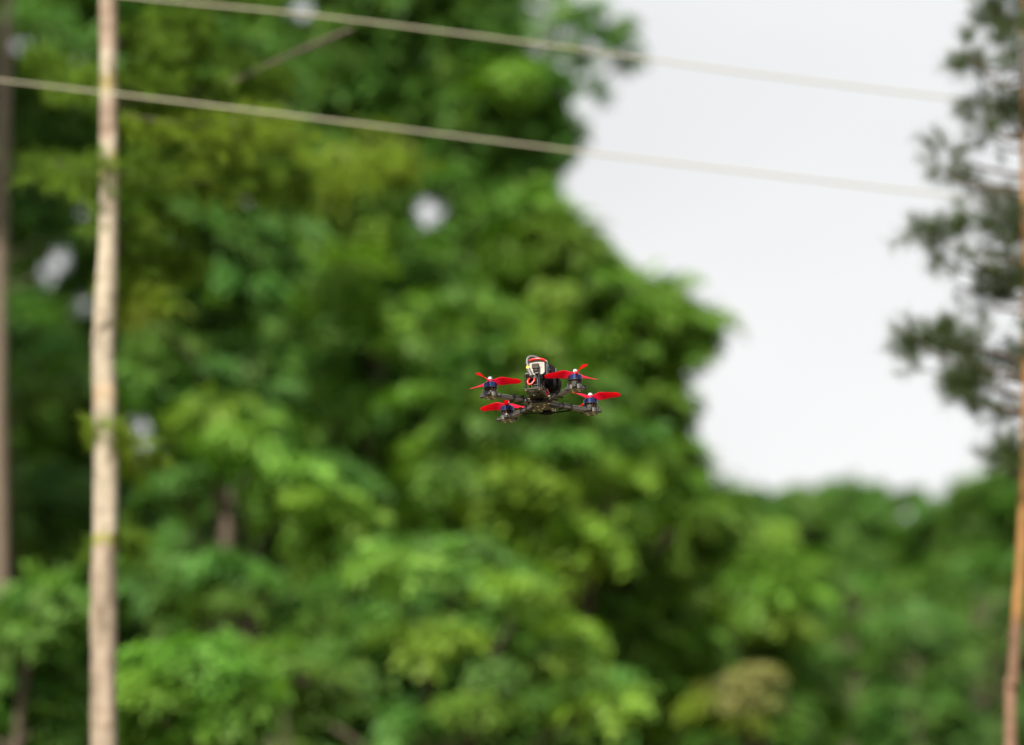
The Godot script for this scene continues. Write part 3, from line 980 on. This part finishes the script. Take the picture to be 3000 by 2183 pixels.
func pine() -> void:
	rng.seed = 907
	var d := 13.6
	var px := PX * d
	var foot := at(2940, 2183, d)
	foot.y = 0.0
	var root := thing("pine_tree", "pine with orange upper bark and dark open needle clumps at the right edge", "tree", foot)
	var marks := [[2940, 3300, 28], [2960, 2183, 21], [2968, 2000, 20], [2979, 1830, 19], [2991, 1640, 18], [3002, 1400, 17], [3008, 1100, 15], [3006, 700, 13], [3000, 400, 12], [3006, 0, 10], [3000, -500, 6]]
	var pts := []
	for m in marks:
		pts.append(at(m[0], m[1], d) - foot)
	pts[0].y = 0.0
	var fine := curve(pts, 10)
	var radii := []
	for i in fine.size():
		var k := float(i) / 10.0
		var a: int = mini(int(k), marks.size() - 2)
		radii.append(lerpf(marks[a][2], marks[a + 1][2], k - a) * px * 0.82)
	var y0: float = (at(2980, 1830, d) - foot).y
	var st := mb()
	tube(st, fine, radii, 12, true, 0.07, bark_tint([[-1.0, Color(0.24, 0.145, 0.1)], [y0, Color(0.34, 0.18, 0.065)]], 0.1, 19))
	part("trunk", st, M.pale_bark, root)
	var where := []
	var colors := []
	var bt := mb()
	var dark := Color(0.065, 0.1, 0.032)
	# needle clumps: [x, y, rx, ry, tufts, depth offset]
	var clumps := [[2950, 40, 70, 60, 170, 0.1], [2985, 110, 55, 60, 120, -0.2], [2900, 60, 30, 35, 30, 0.2], [2820, 140, 28, 30, 34, 0.0], [2855, 185, 38, 32, 50, 0.1], [2895, 215, 30, 26, 20, 0.1], [2870, 275, 50, 40, 22, 0.3], [2905, 325, 52, 38, 90, 0.1], [2870, 365, 32, 26, 34, 0.0], [2960, 335, 30, 30, 40, 0.2], [2905, 410, 55, 35, 22, 0.4], [2775, 455, 45, 40, 46, 0.2], [2790, 520, 42, 48, 44, 0.3], [2760, 490, 30, 45, 24, 0.1], [2860, 590, 38, 28, 26, 0.2], [2900, 570, 35, 20, 14, 0.2], [2710, 690, 40, 44, 80, 0.0], [2745, 735, 40, 36, 40, 0.2], [2800, 700, 40, 34, 70, 0.0], [2945, 665, 50, 50, 110, 0.0], [2985, 640, 40, 60, 90, 0.2], [2930, 720, 36, 32, 36, 0.2], [2795, 828, 20, 16, 10, 0.1], [2950, 820, 50, 30, 100, 0.0], [2985, 800, 30, 36, 60, 0.1], [2885, 875, 34, 36, 54, 0.1], [2915, 850, 30, 26, 40, 0.2], [2700, 1015, 52, 42, 130, 0.0], [2760, 1000, 52, 40, 110, 0.1], [2830, 1010, 34, 36, 60, 0.0], [2690, 1080, 40, 28, 18, 0.2], [2790, 1050, 50, 34, 36, 0.3], [2830, 1150, 46, 44, 190, 0.0], [2860, 1120, 30, 50, 60, 0.2], [2895, 1170, 36, 30, 30, 0.3], [2935, 1080, 50, 48, 50, 0.3], [2970, 1060, 30, 40, 50, 0.2], [2965, 1230, 40, 30, 34, 0.2], [2950, 1350, 44, 34, 130, 0.0], [2985, 1375, 40, 36, 100, 0.1], [3060, 300, 70, 90, 160, 0.0], [3070, 700, 70, 80, 160, 0.2], [3080, 1000, 80, 80, 160, -0.2], [3040, -80, 110, 70, 200, 0.0], [2930, -80, 70, 50, 120, 0.1], [3120, 1250, 80, 60, 120, 0.1]]
	for c in clumps:
		var p: Vector3 = at(c[0], c[1], d + c[5])
		var rad := Vector3(c[2], c[3], c[2]) * px * 0.74
		tuft_clump(p, rad, int(c[4] * 0.2), dark, where, colors)
		var y1: float = c[1] + absf(3004.0 - c[0]) * 0.22 + 12.0
		var on := at(3005, y1, d)
		var bend := on.lerp(p, 0.55) + Vector3(rng.randfn(), rng.randfn(), rng.randfn()) * 0.03 + Vector3.DOWN * 0.02
		tube(bt, curve([on - foot, bend - foot, p - foot], 5), [0.009, 0.0085, 0.008, 0.0074, 0.0068, 0.0062, 0.0056, 0.005, 0.004, 0.003, 0.002], 5, false)
	for i in where.size():
		where[i].origin -= foot
	var limbs := part("limbs", bt, M.bark, root)
	limbs.set_meta("kind", "stuff")
	scatter("needles", tufts[1], M.needle, where, colors, root)


# ------------------------------------------------------------------ the place
func _ready() -> void:
	# camera
	var cam := Camera3D.new()
	cam.name = "camera"
	cam.transform = Transform3D(view, EYE)
	cam.keep_aspect = Camera3D.KEEP_HEIGHT
	var lens := CameraAttributesPhysical.new()
	lens.frustum_focal_length = 124.0
	lens.frustum_focus_distance = FOCUS
	lens.frustum_near = 0.1
	lens.frustum_far = 2000.0
	lens.exposure_aperture = 2.1
	cam.attributes = lens
	cam.fov = rad_to_deg(2.0 * atan(12.0 / 124.0))
	cam.near = 0.1
	cam.far = 2000.0
	cam.current = true
	add_child(cam)
	# sky
	var env := Environment.new()
	env.background_mode = Environment.BG_SKY
	var sky_mat := ProceduralSkyMaterial.new()
	sky_mat.sky_top_color = Color(0.655, 0.665, 0.675)
	sky_mat.sky_horizon_color = Color(0.69, 0.69, 0.69)
	sky_mat.sky_curve = 0.2
	sky_mat.ground_horizon_color = Color(0.5, 0.5, 0.45)
	sky_mat.ground_bottom_color = Color(0.4, 0.4, 0.34)
	sky_mat.sun_angle_max = 1.0
	sky_mat.sky_cover = soft_clouds()
	var sky := Sky.new()
	sky.sky_material = sky_mat
	env.sky = sky
	env.tonemap_mode = Environment.TONE_MAPPER_LINEAR
	env.tonemap_exposure = 1.9
	env.sdfgi_enabled = true
	env.ssao_enabled = true
	env.ssil_enabled = true
	var we := WorldEnvironment.new()
	we.name = "environment"
	we.environment = env
	add_child(we)
	# sun: high, behind the camera and to its left
	var sun := DirectionalLight3D.new()
	sun.name = "sun"
	sun.light_energy = 1.6
	sun.light_color = Color(1.0, 0.96, 0.89)
	sun.light_angular_distance = 0.6
	sun.shadow_enabled = true
	sun.look_at_from_position(Vector3(-0.27, 0.72, 0.68), Vector3.ZERO, Vector3.UP)
	add_child(sun)

	make_materials()
	make_sprays()

	# ground
	var g := mb()
	flat_poly(g, [Vector3(-600, 0, -900), Vector3(600, 0, -900), Vector3(600, 0, 300), Vector3(-600, 0, 300)], Vector3.UP)
	var gr := part("ground", g, M.meadow, self)
	gr.set_meta("kind", "structure")
	gr.set_meta("label", "dry grass clearing in front of the wood")

	# the wood
	gaps = [[1258, 612, 40], [885, 20, 22], [251, 612, 14], [172, 738, 11], [148, 790, 9], [55, 120, 13], [241, 885, 8], [410, 1235, 9], [430, 1300, 8], [717, 578, 12], [519, 711, 10], [2655, 1500, 8], [843, 298, 7], [526, 122, 8], [228, 192, 8]]
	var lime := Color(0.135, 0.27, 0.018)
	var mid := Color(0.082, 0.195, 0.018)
	var deep := Color(0.08, 0.19, 0.02)
	var olive := Color(0.14, 0.22, 0.014)
	broadleaf("broadleaf_tree", "tallest leafy tree behind the cables, its loose sprig hanging into the sky", 36.0, 1180, [[1150, -150, 330, 330], [980, 220, 300, 280], [1330, 130, 190, 260], [1440, 350, 240, 200], [1290, 610, 300, 220]], mid, 0.42, 0.36,
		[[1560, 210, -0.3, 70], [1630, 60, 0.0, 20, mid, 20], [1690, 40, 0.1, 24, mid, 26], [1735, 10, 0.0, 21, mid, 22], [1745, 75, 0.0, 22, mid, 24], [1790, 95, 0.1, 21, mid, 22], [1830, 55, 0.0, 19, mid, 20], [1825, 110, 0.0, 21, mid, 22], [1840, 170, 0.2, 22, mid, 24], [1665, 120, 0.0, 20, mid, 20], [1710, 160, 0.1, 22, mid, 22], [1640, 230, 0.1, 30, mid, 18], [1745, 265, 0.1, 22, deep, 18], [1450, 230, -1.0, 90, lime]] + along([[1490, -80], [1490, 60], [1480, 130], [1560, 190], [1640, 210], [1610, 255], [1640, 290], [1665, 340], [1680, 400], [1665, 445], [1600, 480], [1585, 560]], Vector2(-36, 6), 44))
	broadleaf("broadleaf_tree", "spreading leafy tree whose rounded right side meets the white sky", 27.6, 1640, [[1600, 800, 200, 190], [1790, 960, 280, 170], [1740, 1230, 255, 240], [1580, 1080, 330, 240], [1850, 1590, 300, 230], [1890, 1200, 120, 140], [1920, 1370, 130, 120], [2070, 1490, 100, 80], [1560, 620, 120, 110], [1500, 1500, 330, 280], [1780, 1920, 380, 280]], Color(0.1, 0.215, 0.013), 0.42, 0.33,
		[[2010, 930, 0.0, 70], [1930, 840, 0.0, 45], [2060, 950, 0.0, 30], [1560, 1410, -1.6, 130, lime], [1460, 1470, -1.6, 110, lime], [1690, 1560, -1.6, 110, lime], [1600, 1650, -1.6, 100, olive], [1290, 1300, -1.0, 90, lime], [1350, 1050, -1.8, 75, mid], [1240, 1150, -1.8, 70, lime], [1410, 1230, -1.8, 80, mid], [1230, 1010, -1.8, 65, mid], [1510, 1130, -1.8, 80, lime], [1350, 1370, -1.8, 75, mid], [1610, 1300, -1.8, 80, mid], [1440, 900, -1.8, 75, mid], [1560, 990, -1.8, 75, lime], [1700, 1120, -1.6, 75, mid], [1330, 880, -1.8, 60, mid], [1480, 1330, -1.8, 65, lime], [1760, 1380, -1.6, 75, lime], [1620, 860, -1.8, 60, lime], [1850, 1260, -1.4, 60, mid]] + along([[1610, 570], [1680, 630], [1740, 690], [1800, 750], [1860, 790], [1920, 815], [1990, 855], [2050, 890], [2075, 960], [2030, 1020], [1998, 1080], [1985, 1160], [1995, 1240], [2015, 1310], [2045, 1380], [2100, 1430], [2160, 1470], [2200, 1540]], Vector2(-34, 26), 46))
	broadleaf("broadleaf_tree", "leafy tree straight behind the drone's left propellers with bright upper clumps", 29.0, 1080, [[1050, 880, 290, 300], [1150, 1350, 300, 280], [950, 1250, 230, 230], [1000, 600, 240, 190]], mid, 0.4, 0.34,
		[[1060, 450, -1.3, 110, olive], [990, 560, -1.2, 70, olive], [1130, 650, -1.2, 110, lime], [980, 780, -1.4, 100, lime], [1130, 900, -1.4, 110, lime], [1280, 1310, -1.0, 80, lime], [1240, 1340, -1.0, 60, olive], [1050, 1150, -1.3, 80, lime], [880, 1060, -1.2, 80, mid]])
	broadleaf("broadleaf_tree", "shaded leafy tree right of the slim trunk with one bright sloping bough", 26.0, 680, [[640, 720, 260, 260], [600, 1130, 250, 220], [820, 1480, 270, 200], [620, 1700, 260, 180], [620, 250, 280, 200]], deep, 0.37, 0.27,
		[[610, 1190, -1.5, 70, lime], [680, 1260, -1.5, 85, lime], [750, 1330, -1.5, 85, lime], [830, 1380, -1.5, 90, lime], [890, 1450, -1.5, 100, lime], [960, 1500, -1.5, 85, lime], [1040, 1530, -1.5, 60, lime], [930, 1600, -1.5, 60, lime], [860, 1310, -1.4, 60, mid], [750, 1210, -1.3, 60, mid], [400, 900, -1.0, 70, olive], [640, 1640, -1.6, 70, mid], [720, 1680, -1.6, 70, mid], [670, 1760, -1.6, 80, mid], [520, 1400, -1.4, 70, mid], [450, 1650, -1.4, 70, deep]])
	broadleaf("broadleaf_tree", "dark sparse tree at the left edge with pale gaps of sky", 30.0, 20, [[80, 200, 230, 230], [120, 620, 170, 130], [80, 1060, 190, 130], [200, 420, 150, 150], [180, 1500, 180, 160]], deep, 0.38, 0.26,
		[[70, 1130, -2.0, 75, mid], [30, 1160, -2.0, 70, mid], [150, 1020, -1.5, 60, deep]], "tree", "", 26, 0.12)
	broadleaf("broadleaf_tree", "low leafy tree filling the bottom middle below the drone", 24.0, 1270, [[1250, 1800, 350, 260], [1010, 2060, 320, 220], [1520, 2060, 330, 220]], mid, 0.36, 0.32,
		[[1260, 1850, -1.4, 85, lime], [1200, 1830, -1.4, 60, mid], [1660, 1840, -1.4, 80, lime], [1560, 1720, -1.4, 80, lime], [1600, 1940, -1.2, 80, lime], [1480, 1950, -1.2, 80, mid], [1400, 2050, -1.4, 80, lime], [1190, 2100, -1.2, 80, mid], [940, 1950, -1.4, 70, mid], [1130, 1650, -1.4, 80, lime], [1750, 2050, -1.2, 80, lime]])
	broadleaf("leafy_bush", "bright lime-green bush at the foot of the slim trunk", 19.0, 570, [[560, 2060, 210, 160], [590, 1960, 110, 70]], Color(0.12, 0.28, 0.02), 0.24, 0.4,
		[[520, 1910, -0.2, 60], [590, 1890, -0.2, 60], [650, 1960, -0.2, 70], [450, 2010, -0.3, 55], [400, 1990, -0.3, 45], [700, 2060, -0.2, 60]], "bush", "", 44, 0.05)
	broadleaf("leafy_bush", "green bush at the left edge between trunk and frame", 20.0, 90, [[110, 1790, 150, 100], [70, 2060, 160, 130]], mid, 0.25, 0.4, [[160, 1760, -0.4, 60, mid], [60, 1840, -0.4, 60, mid]], "bush", "", 40, 0.05)
	broadleaf("leafy_bush", "leafy bough-like bush right of the lime-green bush", 21.0, 860, [[850, 1960, 140, 60], [930, 1990, 70, 60], [760, 2140, 110, 80]], Color(0.09, 0.2, 0.018), 0.22, 0.42, [[800, 1930, -0.2, 50], [940, 1970, -0.2, 50]], "bush", "", 40, 0.05)
	broadleaf("broadleaf_tree", "young bright tree standing below the skyline dip", 38.0, 2180, [[2150, 1760, 240, 230], [2210, 2060, 280, 180], [2080, 1600, 150, 130]], Color(0.1, 0.22, 0.015), 0.4, 0.34,
		[[2290, 1640, -1.0, 70, lime], [2270, 1720, -1.0, 90, lime], [2270, 1800, -1.0, 70, lime], [2110, 1760, -1.0, 80, lime], [2230, 1560, -0.8, 60, lime]])
	broadleaf("broadleaf_tree", "tree with straw-coloured foliage low on the right of the middle", 28.6, 2220, [[2200, 2140, 200, 140]], mid, 0.36, 0.36, [[2210, 1970, -3.4, 60, Color(0.2, 0.19, 0.045)], [2165, 2000, -3.4, 50, Color(0.19, 0.19, 0.045)], [2090, 2040, -3.4, 50, olive], [2230, 2030, -3.4, 45, Color(0.18, 0.2, 0.04)], [2130, 2030, -3.5, 45, Color(0.17, 0.2, 0.04)], [2060, 2080, -3.4, 45, olive], [2180, 2110, -3.5, 55, olive], [2260, 2110, -3.4, 55, mid], [2110, 2140, -3.4, 60, mid]])
	# a tall tree beyond the left of the frame, whose shade falls on the left part of the wood
	broadleaf("broadleaf_tree", "tall leafy tree outside the frame on the left, shading the wood's left side", 23.4, -1585, [[-1585, -3000, 560, 950], [-1500, -2300, 480, 500]], mid, 1.0, 0.5, [], "tree", "", 30, 0.2)
	# farther trees along the skyline, each with its own crown
	var far := [[2160, 62.0, [[2170, 1586, 110, 150]], mid, "leftmost of the far skyline trees, tucked under the spreading tree"],
		[2340, 64.0, [[2310, 1556, 60, 110], [2385, 1566, 50, 80], [2340, 1726, 130, 150]], mid, "dark blue-green twin-topped tree on the far skyline"],
		[2480, 70.0, [[2500, 1536, 90, 110], [2470, 1666, 140, 140]], mid, "thin-topped far tree in the middle of the skyline row"],
		[2630, 68.0, [[2640, 1520, 80, 70], [2640, 1626, 140, 110]], mid, "round-topped far tree just left of a gap of sky"],
		[2760, 66.0, [[2755, 1584, 100, 90], [2760, 1726, 150, 140]], mid, "far tree with a low flat top right of the sky gap"],
		[2850, 63.0, [[2855, 1520, 50, 100], [2860, 1686, 130, 140]], Color(0.085, 0.19, 0.016), "narrow upright far tree beside the pine trunk"],
		[2960, 61.0, [[2960, 1506, 80, 120], [2970, 1726, 130, 160], [3080, 1566, 120, 160]], mid, "far tree behind the pine trunk at the right edge"]]
	for f in far:
		broadleaf("skyline_tree", f[4], f[1], f[0], f[2], f[3], 0.7, 0.95, along(jag(f[2]), Vector2(0, 8), 30), "tree", "trees along the far skyline", 26, 0.1)
	var low := [[2480, 52.0, [[2400, 1900, 160, 170], [2560, 1830, 150, 150], [2480, 2100, 200, 150]], Color(0.078, 0.185, 0.018), "lower tree whose brown trunk shows at the bottom right"],
		[2690, 50.0, [[2700, 1900, 150, 140], [2680, 2120, 190, 150]], deep, "shaded lower tree between two brown trunks at right"],
		[2860, 54.0, [[2860, 1900, 150, 150], [2880, 2120, 180, 150], [3050, 1950, 150, 250]], Color(0.078, 0.185, 0.018), "lower green tree left of the pine trunk"]]
	for f2 in low:
		broadleaf("understory_tree", f2[4], f2[1], f2[0], f2[2], f2[3], 0.6, 0.75, [], "tree", "trees below the far skyline", 26, 0.1)
	# trees deeper in the wood that close the view between the nearer ones
	var back := [[-60, 46.0, "deep wood tree behind the left edge"], [330, 48.0, "deep wood tree behind the slim trunk"], [700, 50.0, "deep wood tree behind the sloping bright bough"], [1050, 47.0, "deep wood tree behind the bright upper clumps"], [1400, 49.0, "deep wood tree behind the drone"]]
	for b in back:
		var x: float = b[0]
		var tall := [[x, -60, 270, 330], [x + 20, 500, 280, 330], [x, 1050, 290, 330], [x - 20, 1600, 290, 330], [x, 2050, 290, 260]]
		if x > 1300:
			tall = [[1280, 60, 170, 250], [1340, 500, 200, 280], [x, 1050, 330, 300], [x + 60, 1600, 350, 330], [x + 100, 2050, 350, 260]]
		broadleaf("deep_wood_tree", b[2], b[1], x, tall, mid, 0.75, 0.55, [], "tree", "trees deeper in the wood", 24, 0.2)
	broadleaf("deep_wood_tree", "deep wood tree below the skyline trees", 58.0, 1900, [[1850, 1750, 300, 250], [2200, 1900, 300, 250], [2000, 2150, 400, 200]], mid, 0.75, 0.6, [], "tree", "trees deeper in the wood", 24, 0.2)
	# beyond them the wood reads as one mass
	rng.seed = 4242
	var mass := []
	var tones := []
	for i in 2600:
		var x2 := rng.randf_range(1300.0, 3300.0)
		var y2 := rng.randf_range(1600.0, 2700.0)
		leaf_clump(at(x2, y2, rng.randf_range(76.0, 84.0)), 0.9, 5, mid, mass, tones, 1.7)
	for i in 2600:
		var x3 := rng.randf_range(-300.0, 1450.0)
		var y3 := rng.randf_range(-200.0, 2700.0)
		leaf_clump(at(x3, y3, rng.randf_range(62.0, 70.0)), 0.9, 5, mid, mass, tones, 1.7)
	var wood := scatter("far_wood", sprays[0], M.leaf, mass, tones, self)
	tag(wood, "far dark mass of the wood behind all the trees", "wood")

	# bare trunks that show between the leaves
	var bare := [[25, 27.0, 26, -200, 12, "grey-brown bare trunk cut by the left edge of the frame"], [2485, 51.6, 20, 1860, 12, "brown bare trunk low in the right third"], [2590, 52.0, 17, 1730, 10, "short brown trunk between two far crowns on the right"], [672, 25.4, 20, 1440, 12, "brown snag trunk below the bright sloping bough"]]
	for t in bare:
		rng.seed = hash(t[5])
		var d2: float = t[1]
		var foot := at(t[0], 1091.5, d2)
		foot.y = 0.0
		var top := at(t[0] - 6.0, t[3], d2) - foot
		var o := thing("bare_trunk", t[5], "tree trunk", foot)
		var st := mb()
		var ln := []
		var rr := []
		for i in 16:
			var k := i / 15.0
			ln.append(Vector3(sin(k * 7.0 + t[0]) * 0.03, top.y * k, top.z * k) + Vector3(top.x, 0, 0) * k)
			rr.append(lerpf(t[2] * 1.25, t[4] * 1.3, k) * PX * d2)
		tube(st, ln, rr, 10, true, 0.08, bark_tint([[-1.0, Color(0.15, 0.125, 0.1) if t[0] < 100 else Color(0.07, 0.054, 0.04)], [2.5, Color(0.18, 0.145, 0.115) if t[0] < 100 else Color(0.095, 0.073, 0.055)]], 0.6, 7 + int(t[0])))
		part("stem", st, M.pale_bark, o)
		var sb := mb()
		for i in 5:
			var h := top.y * rng.randf_range(0.45, 0.95)
			var a := rng.randf() * TAU
			var p := Vector3(top.x * h / top.y, h, top.z * h / top.y)
			tube(sb, [p, p + Vector3(cos(a) * 0.14, 0.05, sin(a) * 0.14), p + Vector3(cos(a) * 0.26, 0.13, sin(a) * 0.26)], [0.014, 0.01, 0.004], 5)
		part("branch_stubs", sb, M.bark, o).set_meta("kind", "stuff")

	slim_tree()
	pine()
	cable("upper overhead cable, running from the top edge down to the right", [[-300, -80, 12.4], [463, 0, 12.7], [926, 46, 12.9], [1588, 130, 13.2], [2200, 215, 13.6], [2817, 291, 14.1], [3200, 330, 14.4]])
	cable("lower overhead cable, crossing the slim pale trunk", [[-300, 200, 12.2], [0, 236, 12.4], [318, 273, 12.6], [926, 347, 12.8], [1640, 437, 13.2], [2200, 505, 13.6], [2752, 570, 14.1], [3200, 615, 14.4]])

	make_drone()
